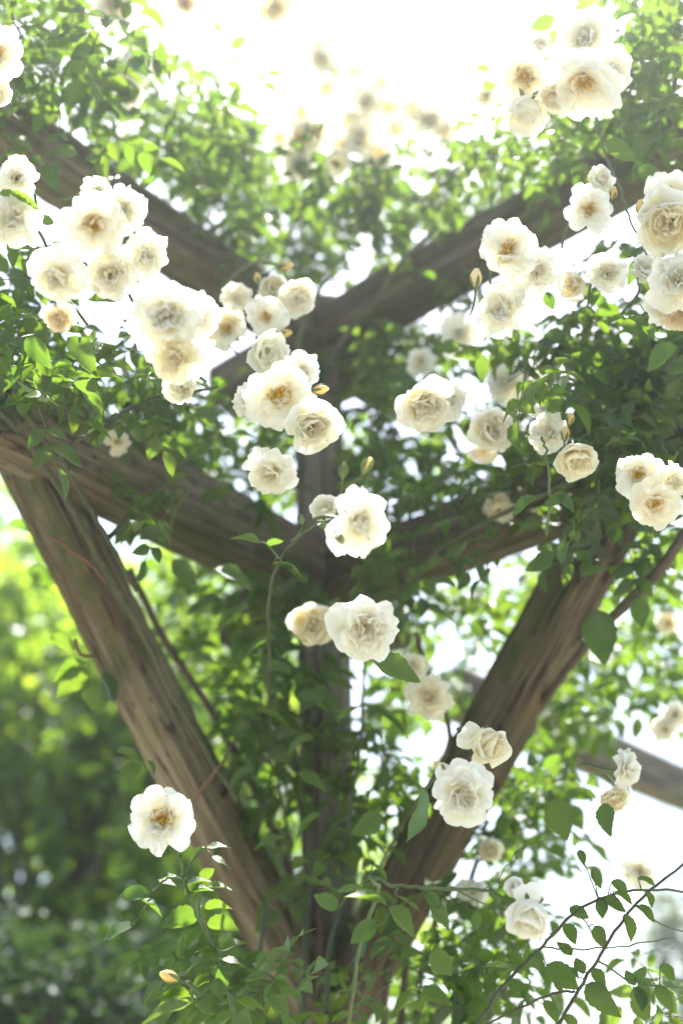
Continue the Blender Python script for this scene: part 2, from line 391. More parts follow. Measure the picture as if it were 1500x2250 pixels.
def leaf_px(parent, origin, b, t, d, face=.55, dd=0.0, width=1.0, jit=.14):
    """one leaf from its base to its tip as seen, its upper side between sky and viewer"""
    B, T = pt(b[0], b[1], d), pt(t[0], t[1], d+dd); y = T-B; L = np.linalg.norm(y)
    n = nrm(np.array([0, 0, 1.0])*(1-abs(face)) - FW*face + jit*rng.normal(size=3))
    if face == .37 and rng.random() < .7: n = nrm(nrm(CAM-B)+np.array(sd))+.05*rng.normal(size=3)   # turned so that the sky and sun glint on it
    R = frame(y, n); R[:, 0] *= width
    return leaf_part(parent, B, R, L, origin)
def mass_mesh(name, mats, pos, Rs, size, parent, origin, tmpl=LOW_T, mat=None):
    Vs, Fs, Us, Ts, b = [], [], [], [], 0
    pick = rng.integers(len(tmpl), size=len(pos))
    for k, (V, Fc, UV) in enumerate(tmpl):
        I = np.where(pick == k)[0]
        if not len(I): continue
        W_ = np.einsum('mij,nj->mni', Rs[I], V)*size[I][:, None, None]+pos[I][:, None, :]
        Vs.append(W_.reshape(-1, 3)); Fs.append((Fc[None]+(np.arange(len(I))*len(V))[:, None, None]).reshape(-1, 4)+b)
        Us.append(np.tile(UV, (len(I), 1))); Ts.append(np.repeat(rng.random(len(I)), len(V))); b += len(I)*len(V)
    return mesh_obj(name, np.vstack(Vs), np.vstack(Fs), mat, parent, origin, uv=np.vstack(Us), tint=np.concatenate(Ts))

def compound(c, up_bias=1.0, size=.05, nleaf=5):
    """bases, frames and sizes of the leaflets of one rose leaf standing at c, plus its stalk"""
    n = nrm(np.array([0, 0, up_bias])+rng.normal(size=3)*.55); r = nrm(np.cross(n, rng.normal(size=3))); r = nrm(r+np.array([0, 0, -.35])); n = nrm(n-r*(n@r))
    s = np.cross(r, n); L = size*2.1; out = []
    spots = [(1.0, 0, 1.12), (.62, 1, 1), (.62, -1, 1), (.25, 1, .8), (.25, -1, .8)][:nleaf]
    for f, sd_, k in spots:
        b = c+r*L*f*.8; y = nrm(r*(.55 if sd_ else 1)+s*sd_*.95+rng.normal(size=3)*.14+np.array([0, 0, -.18]))
        nn = nrm(n+rng.normal(size=3)*.32)
        out.append((b, frame(y, nn), size*k*rng.uniform(.8, 1.15)))
    return out, (c-r*.02, c+r*L*.8)

# ------------------------------------------------------------------ the climbing rose
ROOT = np.array([0.05, 2.86, 0.0])
rose = empty('climbing_rose', ROOT)
tag(rose, 'large climbing rose with glossy green leaves trained over the timber pergola', 'rose plant')
REG = [  # x, y, rx, ry, near, far, number of leaves
 (110, 130, 190, 190, 2.3, 3.4, 95), (330, 240, 140, 90, 2.8, 3.6, 36), (300, 330, 130, 50, 3.0, 3.7, 20), (480, 330, 130, 60, 3.0, 3.8, 26), (470, 210, 90, 60, 2.8, 3.4, 6),
 (580, 440, 200, 100, 3.1, 4.2, 115), (820, 430, 230, 110, 3.0, 4.2, 125), (1010, 430, 130, 110, 3.0, 4.0, 62), (690, 550, 230, 70, 3.1, 4.0, 85), (620, 340, 170, 45, 3.1, 4.0, 30),
 (1410, 110, 140, 160, 2.3, 3.4, 80), (1270, 290, 190, 80, 2.5, 3.5, 60), (1110, 330, 130, 70, 2.8, 3.7, 34), (950, 330, 120, 45, 3.1, 3.9, 16), (1000, 640, 60, 40, 2.9, 3.4, 10),
 (1300, 800, 170, 80, 2.1, 2.9, 50), (1420, 830, 120, 140, 2.1, 3.0, 80), (1400, 700, 120, 60, 2.2, 2.9, 22), (1180, 960, 150, 110, 2.4, 3.3, 40), (1340, 960, 150, 80, 2.2, 2.9, 45),
 (900, 1010, 110, 110, 2.9, 3.8, 34), (860, 800, 110, 70, 3.0, 3.8, 34), (1010, 1060, 160, 50, 2.6, 3.2, 26), (1270, 1080, 150, 60, 2.2, 2.7, 22), (1340, 560, 120, 70, 2.3, 3.0, 10),
 (70, 780, 110, 110, 2.0, 2.8, 36), (250, 840, 180, 90, 2.1, 3.0, 46), (40, 600, 80, 80, 2.0, 2.7, 14), (430, 930, 190, 90, 2.6, 3.8, 60), (440, 1040, 160, 70, 2.8, 4.0, 50), (580, 1000, 120, 120, 2.9, 4.0, 46),
 (430, 1330, 120, 130, 3.2, 4.6, 90), (520, 1480, 120, 130, 3.1, 4.5, 90), (580, 1640, 100, 120, 3.0, 4.3, 70), (600, 1430, 70, 180, 2.6, 3.1, 30), (600, 1660, 60, 150, 2.6, 2.9, 22), (560, 1240, 120, 50, 3.2, 4.2, 26),
 (930, 1370, 130, 90, 3.2, 4.4, 56), (880, 1560, 90, 130, 3.0, 4.4, 56), (850, 1700, 60, 150, 2.7, 3.2, 18), (1040, 1330, 90, 90, 3.0, 4.0, 26), (800, 1640, 70, 120, 2.6, 2.9, 9),
 (1380, 1330, 150, 170, 2.9, 4.2, 95), (1250, 1540, 160, 80, 3.0, 4.2, 62), (1430, 1480, 100, 80, 3.0, 4.2, 36), (1170, 1760, 80, 130, 2.7, 3.6, 44), (1130, 1900, 70, 100, 2.8, 3.6, 24), (1420, 1190, 100, 60, 2.3, 3.0, 16),
 (880, 1240, 120, 50, 2.6, 2.8, 9), (1100, 1150, 150, 60, 2.3, 2.6, 10), (620, 1290, 90, 40, 2.75, 2.9, 10), (350, 1130, 120, 60, 2.3, 2.6, 10), (800, 980, 60, 140, 3.1, 3.8, 26), (700, 790, 90, 60, 3.0, 3.5, 14), (890, 740, 80, 50, 3.0, 3.8, 20), (330, 1010, 150, 70, 3.0, 4.0, 30), (1160, 1300, 90, 80, 3.0, 4.0, 26), (1250, 1420, 80, 80, 3.0, 4.0, 20), (700, 1080, 110, 90, 3.2, 4.2, 24), (1090, 770, 110, 70, 3.0, 3.8, 16),
 (740, 1900, 90, 110, 2.3, 2.7, 10), (790, 2130, 130, 120, 2.1, 2.7, 8), (1030, 2080, 80, 130, 2.3, 3.2, 24), (980, 2190, 120, 70, 2.3, 3.2, 22), (440, 2100, 70, 90, 2.3, 2.9, 8), (420, 2180, 80, 60, 2.1, 2.6, 6), (590, 2200, 100, 50, 2.0, 2.6, 8), (1070, 2010, 60, 80, 2.6, 3.4, 14), (1430, 2140, 80, 80, 2.1, 2.7, 6), (1130, 2150, 70, 70, 2.2, 2.9, 8),
]
SUNV = np.array(sd)
GAPS = [pt(*p) for p in ((355,1800,1.9),(262,1966,1.92),(390,1925,1.94),(440,2095,1.95),(480,2110,1.95),(230,2050,1.9),(520,1930,1.96),(788,1148,1.78),(770,1390,1.88),(1015,1745,1.87),(1068,1640,1.95),(1162,2010,1.80),(1420,1080,1.96),(560,1190,1.86),(800,2050,1.86),(150,1450,2.6),(290,1665,2.2),(450,1350,3.6),(560,1500,3.5),(420,1450,3.8),(540,1650,3.4),(380,1280,3.6),(930,1400,3.6),(890,1580,3.5))]
def in_gap(c):
    for g in GAPS:
        v = c-g; t = v@SUNV
        if t > .10 and np.linalg.norm(v-t*SUNV) < .085: return True
    return False
LB, LR, LS, stalks = [], [], [], []
for x, y, rx, ry, d0, d1, n in REG:
    for _ in range(int(n*(1.75 if d1 < 3.9 or y < 900 else 1.15)*(.85 if y > 1250 else 1))):
        while True:
            q = rng.normal(size=2)*.62
            if q@q < 1.7: break
        c = pt(x+q[0]*rx, y+q[1]*ry, rng.uniform(d0, d1))
        if in_gap(c): continue
        lv, stk = compound(c, size=rng.uniform(.031, .049)*(1.12 if y > 1150 else 1.0)); stalks.append(stk)
        for b, R, s in lv: LB.append(b); LR.append(R); LS.append(s)
LB, LR, LS = np.array(LB), np.array(LR), np.array(LS)
ctr = LB+LR[:, :, 1]*LS[:, None]*.5; dep = (ctr-CAM)@FW
fx = 750+F*((ctr-CAM)@RT)/dep; fy = 1125-F*((ctr-CAM)@UP)/dep
score = LS/dep*np.abs(np.einsum('ij,ij->i', LR[:, :, 2], (ctr-CAM)/np.linalg.norm(ctr-CAM, axis=1)[:, None]))
score[(fx < 5) | (fx > 1495) | (fy < 5) | (fy > 2245)] = 0
order = np.argsort(-score)
EXTRA = [  # base, tip, depth, how far the upper side turns to the viewer: leaves seen singly
 ((815,1450),(925,1500),2.05,.5), ((1215,1755),(1243,1845),2.2,-.5), ((1325,1765),(1342,1836),2.1,-.6), ((1200,640),(1215,682),2.2,-.6), ((1062,780),(1060,842),2.2,-.6),
 ((205,830),(215,905),1.95,.6), ((150,740),(215,820),1.95,.6), ((30,765),(10,840),1.95,.5), ((60,740),(108,812),1.95,.6), ((0,425),(98,452),1.85,.3), ((120,490),(68,482),1.9,-.5), ((265,660),(190,645),1.85,.6),
 ((1400,372),(1462,388),2.1,-.4), ((1330,312),(1402,348),2.2,-.4), ((1485,760),(1415,808),2.0,.6), ((1218,38),(1164,70),2.2,-.5), ((1245,1085),(1195,1108),2.1,.6), ((1225,1090),(1265,1125),2.1,.6), ((1180,1095),(1120,1125),2.1,.6),
 ((1310,1340),(1330,1460),2.4,-.5), ((110,1400),(172,1420),2.6,-.4), ((190,1455),(118,1490),2.6,-.4), ((195,1470),(125,1530),2.6,-.4), ((200,1490),(205,1560),2.6,-.4), ((225,1480),(258,1545),2.6,-.4), ((255,1650),(318,1664),2.2,-.4), ((312,1682),(258,1712),2.2,-.4), ((325,1672),(345,1700),2.2,-.4), ((60,1250),(125,1285),2.8,-.4), ((95,1290),(130,1310),2.8,-.4), ((20,1150),(75,1165),2.8,-.4),
 ((510,110),(538,72),2.9,-.4), ((500,180),(540,200),2.9,-.4), ((520,195),(512,230),2.9,-.4), ((580,185),(612,200),2.9,-.4), ((410,160),(455,172),2.9,-.4), ((505,130),(530,148),2.9,-.4), ((470,50),(490,75),2.9,-.3), ((620,190),(630,215),2.9,-.3),
 ((1045,150),(1080,152),2.4,-.2), ((1060,190),(1100,175),2.4,-.4), ((310,410),(340,385),2.5,-.4), ((720,960),(660,900),2.6,.4), ((640,1480),(560,1468),2.5,.37), ((650,1530),(722,1556),2.5,.37), ((560,1560),(640,1582),2.5,.37), ((690,1620),(618,1650),2.5,.37), ((470,1250),(560,1290),2.55,.37), ((380,1230),(432,1292),2.55,.37), ((545,1330),(468,1372),2.5,.37), ((605,1400),(528,1432),2.5,.37), ((820,1560),(905,1602),2.4,.37), ((740,1585),(802,1540),2.4,.37), ((650,1700),(722,1738),2.5,.37), ((560,1690),(492,1722),2.5,.37), ((840,1790),(768,1832),2.3,.37), ((705,1790),(640,1832),2.4,.37), ((625,1840),(556,1862),2.4,.37), ((520,1620),(455,1600),2.6,.37), ((930,1330),(1000,1360),2.6,.37), ((1000,1290),(940,1265),2.5,.37), ((430,900),(480,925),2.2,.5), ((460,985),(420,995),2.3,.5), ((1010,770),(950,760),2.6,-.4),
]
for i, (b, t, d, f) in enumerate(EXTRA): leaf_px(rose, ROOT, b, t, d, f)
NP = 300-len(EXTRA)
for i in order[:NP]: leaf_part(rose, LB[i], LR[i], LS[i], ROOT)
rest = order[NP:]
fol = mass_mesh('foliage', None, LB[rest], LR[rest], LS[rest], rose, ROOT, mat=M_LEAFS); tag(fol, kind='stuff')
tv = [tube([a, (a+b)/2+np.array([0, 0, .004]), b], .0012, .0008, 3, 2) for a, b in stalks]
st = mesh_obj('leafstalks', *join(tv), M_STEM, rose, ROOT); tag(st, kind='stuff')

def cane(parent, origin, P, r0, r1, mat=M_CANE, thorns=6, name='cane', k=7):
    V, Fc = tube([pt(*p) for p in P], r0, r1, k, 6, thorns, wob=.0010 if len(P) > 3 else 0)
    return mesh_obj(name, V, Fc, mat, parent, origin)
CANES = [
 ([(285,1250,2.85),(350,1385,2.86),(470,1575,2.88),(590,1800,2.9),(650,1960,2.85),(690,2120,2.8)], .0075, .0085, M_OLD),
 ([(-20,880,2.12),(60,975,2.2),(140,1085,2.3),(215,1220,2.38),(290,1350,2.42),(400,1560,2.5),(520,1760,2.56)], .0052, .0048, M_CANE),
 ([(20,860,2.1),(130,1010,2.25),(200,1120,2.33),(245,1200,2.4),(300,1300,2.45)], .0045, .0035, M_CANE),
 ([(130,1010,2.25),(165,972,2.2),(205,955,2.2),(260,915,2.25),(330,880,2.3),(480,850,2.3)], .0045, .0025, M_CANE),
 ([(0,950,2.15),(45,960,2.18),(90,1000,2.2)], .005, .004, M_OLD),
 ([(112,1178,2.33),(160,1212,2.34),(205,1245,2.36),(232,1282,2.4)], .0034, .002, M_RED),
 ([(165,1405,2.4),(178,1438,2.4),(215,1442,2.48)], .0036, .0025, M_RED),
 ([(425,1760,2.55),(465,1705,2.52),(495,1665,2.52),(515,1625,2.6)], .004, .002, M_RED),
 ([(240,1180,2.4),(300,1120,2.5),(370,1050,2.6),(420,1000,2.7)], .005, .003, M_CANE),
 ([(665,2290,2.6),(672,2050,2.68),(668,1850,2.75),(640,1600,2.82),(600,1350,2.85)], .007, .004, M_CANE),
 ([(715,2290,2.45),(722,2100,2.5),(745,1985,2.55),(755,1850,2.6),(790,1650,2.65),(800,1450,2.68)], .0048, .0028, M_CANE),
 ([(765,2290,2.6),(775,2150,2.62),(790,2000,2.65),(880,1820,2.5),(935,1735,2.1),(965,1700,1.95)], .0042, .0022, M_CANE),
 ([(690,2290,2.75),(700,2150,2.76),(700,1980,2.8),(690,1800,2.82),(705,1600,2.84),(690,1380,2.84)], .0085, .007, M_OLD),
 ([(840,2290,2.75),(850,2150,2.76),(880,2020,2.78),(930,1890,2.8),(960,1800,2.85)], .008, .006, M_OLD),
 ([(880,2290,2.85),(885,2180,2.86),(905,2050,2.88),(950,1950,2.9)], .009, .007, M_OLD),
 ([(915,2290,2.9),(920,2180,2.9),(940,2070,2.92),(980,1950,2.95)], .009, .007, M_OLD),
 ([(945,2290,2.95),(950,2190,2.95),(985,2060,2.97),(1040,1920,3.0),(1070,1800,3.0)], .008, .006, M_OLD),
 ([(550,2290,2.5),(565,2200,2.5),(572,2100,2.5),(580,2000,2.55)], .004, .003, M_CANE),
 ([(1520,1150,2.35),(1440,1262,2.4),(1350,1350,2.45),(1275,1435,2.55),(1180,1560,2.75)], .0095, .008, M_OLD),
 ([(725,800,2.95),(765,730,2.9),(840,635,2.85),(890,570,2.85),(960,500,2.9)], .007, .005, M_CANE),
 ([(650,790,2.95),(670,700,2.9),(700,640,2.85),(760,560,2.9)], .005, .0035, M_STEM),
 ([(480,640,2.6),(520,600,2.6),(570,575,2.6),(640,590,2.6)], .004, .003, M_STEM),
 ([(800,1310,2.7),(880,1290,2.65),(960,1210,2.6),(1080,1140,2.5),(1250,1060,2.4),(1420,960,2.3)], .0055, .004, M_CANE),
 ([(1200,1175,2.2),(1207,1080,2.15),(1200,1000,2.1),(1190,960,2.1)], .0025, .0018, M_STEM),
 ([(1345,215,2.3),(1310,260,2.3),(1325,330,2.25),(1355,400,2.2),(1380,470,2.15),(1420,560,2.1)], .0024, .0016, M_STEM),
 ([(130,440,2.2),(170,430,2.2),(210,400,2.3),(260,390,2.5)], .003, .003, M_STEM),
 ([(1150,890,2.4),(1152,800,2.4),(1130,740,2.4)], .003, .002, M_STEM),
 ([(1450,700,2.1),(1455,600,2.15),(1430,530,2.2)], .003, .002, M_STEM),
 ([(370,1180,2.7),(385,1120,2.7),(415,1080,2.7)], .004, .003, M_STEM),
 ([(20,0,2.5),(30,40,2.5),(60,120,2.5),(20,230,2.5),(60,280,2.5)], .004, .003, M_OLD),
 ([(1490,150,2.4),(1470,220,2.4),(1440,280,2.4)], .004, .003, M_OLD),
 ([(915,1390,2.7),(925,1440,2.7),(985,1600,2.7),(960,1700,2.7)], .006, .005, M_OLD),
]
for P, r0, r1, m in CANES: cane(rose, ROOT, P, r0, r1, m)
V, Fc = tube([ROOT, ROOT+np.array([.02, .0, .8]), ROOT+np.array([-.03, -.02, 1.3]), pt(700, 2290, 2.75)], .022, .012, 9, 6)
mesh_obj('trunk', V, Fc, M_OLD, rose, ROOT)

# ------------------------------------------------------------------ blooms
def petal(phi, L, W, t0, t1, r0, z0, cup, ruf, notch, rg, nu=6, nv=7):
    v = np.linspace(0, 1, nv); u = np.linspace(-1, 1, nu)
    U, Vv = np.meshgrid(u, v, indexing='ij')
    Lu = L*(1-.20*np.abs(U)**2.6-notch*np.exp(-(U/.22)**2))
    w_ = W*(.30+.70*np.sin(np.pi*np.clip(.02+.60*Vv, 0, 1))**.8)
    th = t0+(t1-t0)*Vv**1.2
    vs = np.linspace(0, 1, 40); ths = t0+(t1-t0)*vs**1.2
    ir = np.concatenate([[0], np.cumsum(np.sin(ths[:-1]))/39]); iz = np.concatenate([[0], np.cumsum(np.cos(ths[:-1]))/39])
    rad = r0+Lu*np.interp(Vv, vs, ir); zz = z0+Lu*np.interp(Vv, vs, iz)
    x = U*w_
    p1, p2, p3 = rg.uniform(0, 6.28, 3)
    off = cup*U*U*w_*1.1 + 1.15*ruf*Vv**2*(np.sin(3.4*U+p1)+.6*np.sin(6.3*U+p2)+.35*np.sin(10.*U+p3)) + .4*ruf*np.sin(5*Vv+p3+2*U)*Vv
    # upper side of the petal: inwards where it stands, upwards where it lies
    rad2 = rad-np.cos(th)*off; z2 = zz+np.sin(th)*off
    skew = rg.normal()*.10
    x = x+skew*Vv*L
    e = np.array([math.cos(phi), math.sin(phi)]); t = np.array([-e[1], e[0]])
    P = np.stack([e[0]*rad2+t[0]*x, e[1]*rad2+t[1]*x, z2], -1).reshape(-1, 3)
    UV = np.stack([U*.5+.5, Vv], -1).reshape(-1, 2)
    return P, grid_faces(nu, nv), UV
RAD = math.radians
TYPES = {   # whorls: how many, length, half width, base angle, tip angle, foot radius, foot height, cup, ruffle, notch
 'open': [(6, 1.0, .50, 58, 97, .05, .0, .18, .07, .10), (6, .90, .47, 48, 84, .05, .03, .22, .07, .10), (5, .72, .40, 38, 70, .05, .05, .25, .07, .10), (5, .44, .24, 20, 62, .06, .06, .3, .06, .08)],
 'full': [(6, 1.05, .56, 76, 88, .05, .0, .2, .09, .12), (6, .96, .54, 66, 60, .06, .06, .25, .10, .12), (6, .80, .48, 54, 36, .06, .09, .3, .12, .12), (5, .60, .40, 44, 24, .06, .11, .35, .13, .1), (4, .46, .30, 30, 10, .03, .12, .4, .12, .06)],
 'globe': [(5, 1.15, .66, 88, 30, .05, .0, .35, .05, .06), (6, 1.18, .66, 78, 4, .06, .02, .36, .07, .08), (6, 1.0, .56, 62, 4, .06, .06, .36, .09, .08), (5, .80, .46, 46, 8, .05, .1, .36, .10, .08), (4, .60, .32, 28, 6, .03, .12, .36, .11, .06)],
 'cup': [(4, 1.25, .72, 74, -6, .05, .0, .45, .05, .05), (4, 1.3, .66, 58, -10, .05, .03, .45, .05, .05), (4, 1.15, .55, 40, -12, .04, .06, .45, .05, .05), (4, 1.0, .4, 24, -10, .03, .08, .45, .05, .05), (2, 1.0, .55, 92, 100, .05, -.02, .2, .1, .05)],
 'loose': [(6, 1.05, .52, 70, 110, .05, .0, .12, .10, .12), (6, .92, .48, 50, 70, .05, .04, .2, .11, .1), (6, .75, .42, 30, 40, .05, .06, .3, .11, .1), (6, .52, .3, 18, 10, .05, .08, .35, .1, .08)],
}
def basis(axis):
    a = nrm(axis); x = nrm(np.cross([.1, .2, 1], a)); return np.stack([x, np.cross(a, x), a], 1)
def sepal_mesh(phi, L, t0, t1, rg):
    return petal(phi, L, L*.16, t0, t1, .05, -.02, .2, .01, -.25, rg, 3, 5)
ROSES = []
def bloom(x, y, px, d, typ, a, b, label, col='white', stam=None, stem=None, group='white roses on the pergola', ruf=1.0):
    """a rose: petals in whorls, stamens, sepals and stalk, facing the lens turned a to the right and b upwards"""
    rg = np.random.default_rng(int(x*7+y*13+px)); C_ = pt(x, y, d); R_ = px*d/F/2
    toc = nrm(CAM-C_); a += rg.normal()*.26; b += rg.normal()*.26; axis = nrm(toc+a*RT+b*UP); B = basis(axis)
    root = empty('rose', C_); tag(root, label, 'rose', group)
    small = px < 74
    pets = []; ph = rg.uniform(0, 6.28)
    wh = TYPES[typ]
    if small: wh = wh[:2] if d > 3 else wh[:4]
    for k, (n, L, W, t0, t1, r0, z0, cup, rf, nt_) in enumerate(wh):
        ph += rg.uniform(.4, .9)
        for i in range(n):
            if k == 0 and rg.random() < .08: continue
            pets.append(petal(ph+i*2*math.pi/n+rg.normal()*.14, L*rg.uniform(.88, 1.08), W*rg.uniform(.88, 1.12), RAD(t0+rg.normal()*9), RAD(t1+rg.normal()*15), r0, z0+rg.normal()*.015,
                              cup*rg.uniform(.7, 1.3), rf*rg.uniform(.6, 1.5)*ruf, nt_*rg.uniform(.2, 1.6), rg, *((5, 5) if small else (9, 7))))
    allp = np.vstack([p[0] for p in pets]); rr = np.hypot(allp[:, 0], allp[:, 1]); sc = R_/np.percentile(rr, 96); zc = np.mean(allp[:, 2])
    def X(P): return (np.asarray(P)-np.array([0, 0, zc]))*sc@B.T
    mat = M_PET['gold' if typ == 'open' and col == 'white' else col]
    if small:
        V, Fc = join([(p[0], p[1]) for p in pets])
        o = put(bpy.data.objects.new('petals', mesh_data('petals', X(V), Fc, mat, uv=np.vstack([p[2] for p in pets]))), root); tag(o, kind='stuff')
    else:
        for P, Fc, UV in pets: put(bpy.data.objects.new('petal', mesh_data('petal', X(P), Fc, mat, uv=UV)), root)
    if stam is None: stam = typ == 'open'
    if stam:
        fil, ant = [], []
        for _ in range(36 if small else 120):
            f = rg.uniform(0, 6.28); el = RAD(8+66*rg.random()**.7); L = rg.uniform(.20, .44)
            d_ = np.array([math.cos(f)*math.sin(el), math.sin(f)*math.sin(el), math.cos(el)]); p0 = np.array([math.cos(f)*.05, math.sin(f)*.05, .08]); p1 = p0+d_*L
            fil.append(tube([p0, p1], .014, .011, 3, 1)); s_ = nrm(np.cross(d_, [.3, .1, 1]))
            ant.append(tube([p1-s_*.022, p1+s_*.022], .018, .014, 4, 1))
        fil.append(tube([[0, 0, .02], [0, 0, .15], [0, 0, .2]], .15, .004, 9, 2))
        o = put(bpy.data.objects.new('stamens', mesh_data('stamens', X(join(fil)[0]), join(fil)[1], M_FIL)), root); tag(o, kind='stuff')
        V, Fc = join(ant); o = put(bpy.data.objects.new('anthers', mesh_data('anthers', X(V), Fc, M_ANTH)), root); tag(o, kind='stuff')
    if not small:
        for i in range(5):
            P, Fc, UV = sepal_mesh(i*1.257+.3, .55, RAD(70), RAD(130), rg)
            put(bpy.data.objects.new('sepal', mesh_data('sepal', X(P), Fc, M_SEPAL)), root)
    base = X([[0, 0, -.02]])[0]; back = -axis
    if stem is None:
        path = [base, base+back*.026, base+back*.045+FW*.05+RT*rg.normal()*.01, base+back*.05+FW*.15+np.array([0, 0, -.02])]
    else:
        path = [base, base+back*.022]+[pt(*q)-C_ for q in stem]
    V, Fc = tube(path, .0024, .0022, 6, 5)
    hV, hF = tube([base+back*-.001, base+back*.006, base+back*.014], .0045, .0026, 8, 3)
    put(bpy.data.objects.new('stalk', mesh_data('stalk', *join([(V, Fc), (hV, hF)]), M_STEM)), root)
    ROSES.append(root); return root
def bud(x, y, px, d, ux, uy, label, col='yellow', stem=None, green=.5, group='rosebuds on the pergola'):
    """a closed bud px long whose tip points ux, uy across the frame"""
    rg = np.random.default_rng(int(x*3+y*5)); C_ = pt(x, y, d); L = px*d/F
    axis = nrm(ux*RT-uy*UP+.25*nrm(CAM-C_)); B = basis(axis); root = empty('rosebud', C_); tag(root, label, 'rosebud', group)
    def X(P): return np.asarray(P)*L@B.T
    for i in range(4):                                   # wrapped petals
        nu, nv = 9, 8; u = np.linspace(-1, 1, nu); v = np.linspace(0, 1, nv); U, Vv = np.meshgrid(u, v, indexing='ij')
        r = (.30-.018*i)*(.82 if green > .9 else 1)*np.sin(np.pi*np.clip(.10+.83*Vv, 0, 1))**.75+.02*(U > .6)*Vv; f = i*1.65+U*1.15+Vv*.7; zz = -.45+.93*Vv*(1-.10*U*U)
        P = np.stack([r*np.cos(f), r*np.sin(f), zz], -1).reshape(-1, 3); UV = np.stack([U*.5+.5, Vv], -1).reshape(-1, 2)
        put(bpy.data.objects.new('petal', mesh_data('petal', X(P), grid_faces(nu, nv), M_PET[col], uv=UV)), root)
    for i in range(5):
        nu, nv = 3, 6; u = np.linspace(-1, 1, nu); v = np.linspace(0, 1, nv); U, Vv = np.meshgrid(u, v, indexing='ij')
        r = .335*np.sin(np.pi*np.clip(.10+.75*Vv*green*1.4, 0, 1))**.75; f = i*1.257+U*(.5+.36*max(0, green-.5)*2)*(1-Vv)**(.7 if green < .9 else .35); zz = -.47+green*(1.35 if green < .9 else 1.12)*Vv
        r = r+.10*max(0, .8-green)*Vv**2
        P = np.stack([r*np.cos(f), r*np.sin(f), zz], -1).reshape(-1, 3)
        put(bpy.data.objects.new('sepal', mesh_data('sepal', X(P), grid_faces(nu, nv), M_SEPAL)), root)
    base = X([[0, 0, -.47]])[0]
    path = [base, base-axis*L*.35]+([pt(*q)-C_ for q in stem] if stem else [base-axis*L*.9+FW*.02, base-axis*L*1.4+FW*.06+np.array([0, 0, .01])])
    V, Fc = tube(path, L*.06, L*.05, 6, 4); hV, hF = tube([base+axis*L*.04, base-axis*L*.06, base-axis*L*.16], L*.15, L*.06, 8, 3)
    put(bpy.data.objects.new('stalk', mesh_data('stalk', *join([(V, Fc), (hV, hF)]), M_STEM)), root)
    return root

#@@BLOOMS
# x, y, px, depth, kind, turned right, turned up, label
B = bloom
# bottom left, alone on its shoot
B(355,1800,135,1.90,'open',.05,.1,'fully open white rose with golden stamens, alone below the lighter brace','white',stem=[(395,1890,1.93),(404,1925,1.95)],ruf=1.2)
# the middle
B(788,1148,145,1.78,'loose',.75,.05,'large loose white rose turned sideways on a thin stem before the post','white',stem=[(715,1135,1.82),(690,1140,1.84)])
B(803,1380,140,1.88,'full',.15,-.25,'creamy white double rose with a yellow bud at its upper left','white')
B(686,1372,92,2.45,'globe',.0,.0,'dim round rose half hidden behind the middle double rose','cream')
B(714,1118,62,2.1,'globe',-.3,.2,'small pale rose peeping out behind the large sideways rose','white')
B(908,1462,62,2.5,'loose',-.3,.5,'ragged little rose standing on top of a drooping one','cream')
B(942,1532,95,2.45,'full',.2,-.4,'drooping creamy rose under a ragged little one, left of the darker brace','cream')
B(1068,1635,98,1.95,'cup',.3,-.2,'cupped cream rose lying on the edge of the darker brace','cream')
B(1015,1745,132,1.87,'full',.1,-.35,'large double white rose in front of the darker brace, below a cupped one','white')
# lower right
B(1162,2010,98,1.80,'cup',.2,-.75,'nodding cup shaped white rose at the end of the horizontal stem','white',stem=[(1128,1985,1.83),(1092,1966,1.85)])
B(1132,1952,46,1.83,'cup',-.4,.6,'narrow half open white rose just above the nodding cup shaped one','white')
B(1036,1962,66,2.5,'globe',-.2,.0,'blurred pale rose left of the nodding cup shaped one','white')
B(1075,1872,52,2.6,'cup',.2,.3,'small dim cream rose between leaves right of the brace foot','cream')
B(1405,1915,84,2.6,'loose',-.2,-.2,'washed out ragged rose behind the crossing arching canes','white')
B(1378,1690,84,2.2,'loose',.9,-.1,'white rose seen from the side before the far beam','white')
B(1352,1752,64,2.25,'cup',.0,-.6,'small rose hanging under the sideways rose by the far beam','cream')
B(1483,1570,58,2.7,'loose',.0,.2,'upper of two small blurred roses above the far beam','white')
B(1458,1602,58,2.7,'full',-.2,-.3,'lower of two small blurred roses above the far beam','white')
B(1322,1432,52,2.8,'loose',.2,.1,'small blurred white rose right of the darker brace beside a bare cane','white')
B(1466,1368,54,2.9,'open',-.2,-.2,'faint yellowish rose among leaves right of the bare curved cane','cream',stam=False)
# right beam cluster
B(1403,1045,104,1.98,'open',-.35,.15,'wide open white rose with brown centre, upper left of a cluster of three','white')
B(1437,1108,104,1.95,'open',.0,-.55,'cream rose with yellow centre, lowest of the cluster on the right beam','cream')
B(1475,1058,84,1.97,'loose',.5,.1,'crumpled cream rose on the outer side of the cluster of three','cream')
B(1266,1006,88,2.05,'globe',.2,-.5,'nodding cream rose with buff edges below a pair of yellow buds','cream')
B(1203,950,86,2.15,'full',-.3,-.1,'ruffled rose left of a pair of yellow buds','white')
B(1193,903,50,2.2,'loose',.1,.7,'small rose with raised petals on top of the ruffled one','white')
B(1080,945,94,2.25,'globe',.0,-.1,'round white rose hanging against pale sky between two larger groups','white')
B(1062,992,62,2.4,'open',-.2,-.6,'rose turned down just beneath the round white one','cream',stam=False)
B(930,890,112,2.2,'globe',-.1,-.1,'plump round rose with closed centre, front one of a joined pair','white')
B(985,880,86,2.25,'full',.5,.1,'rose tucked behind the plump round one','white')
B(925,795,62,2.9,'full',-.1,.2,'blurred pale rose against the sky right of the post top','white')
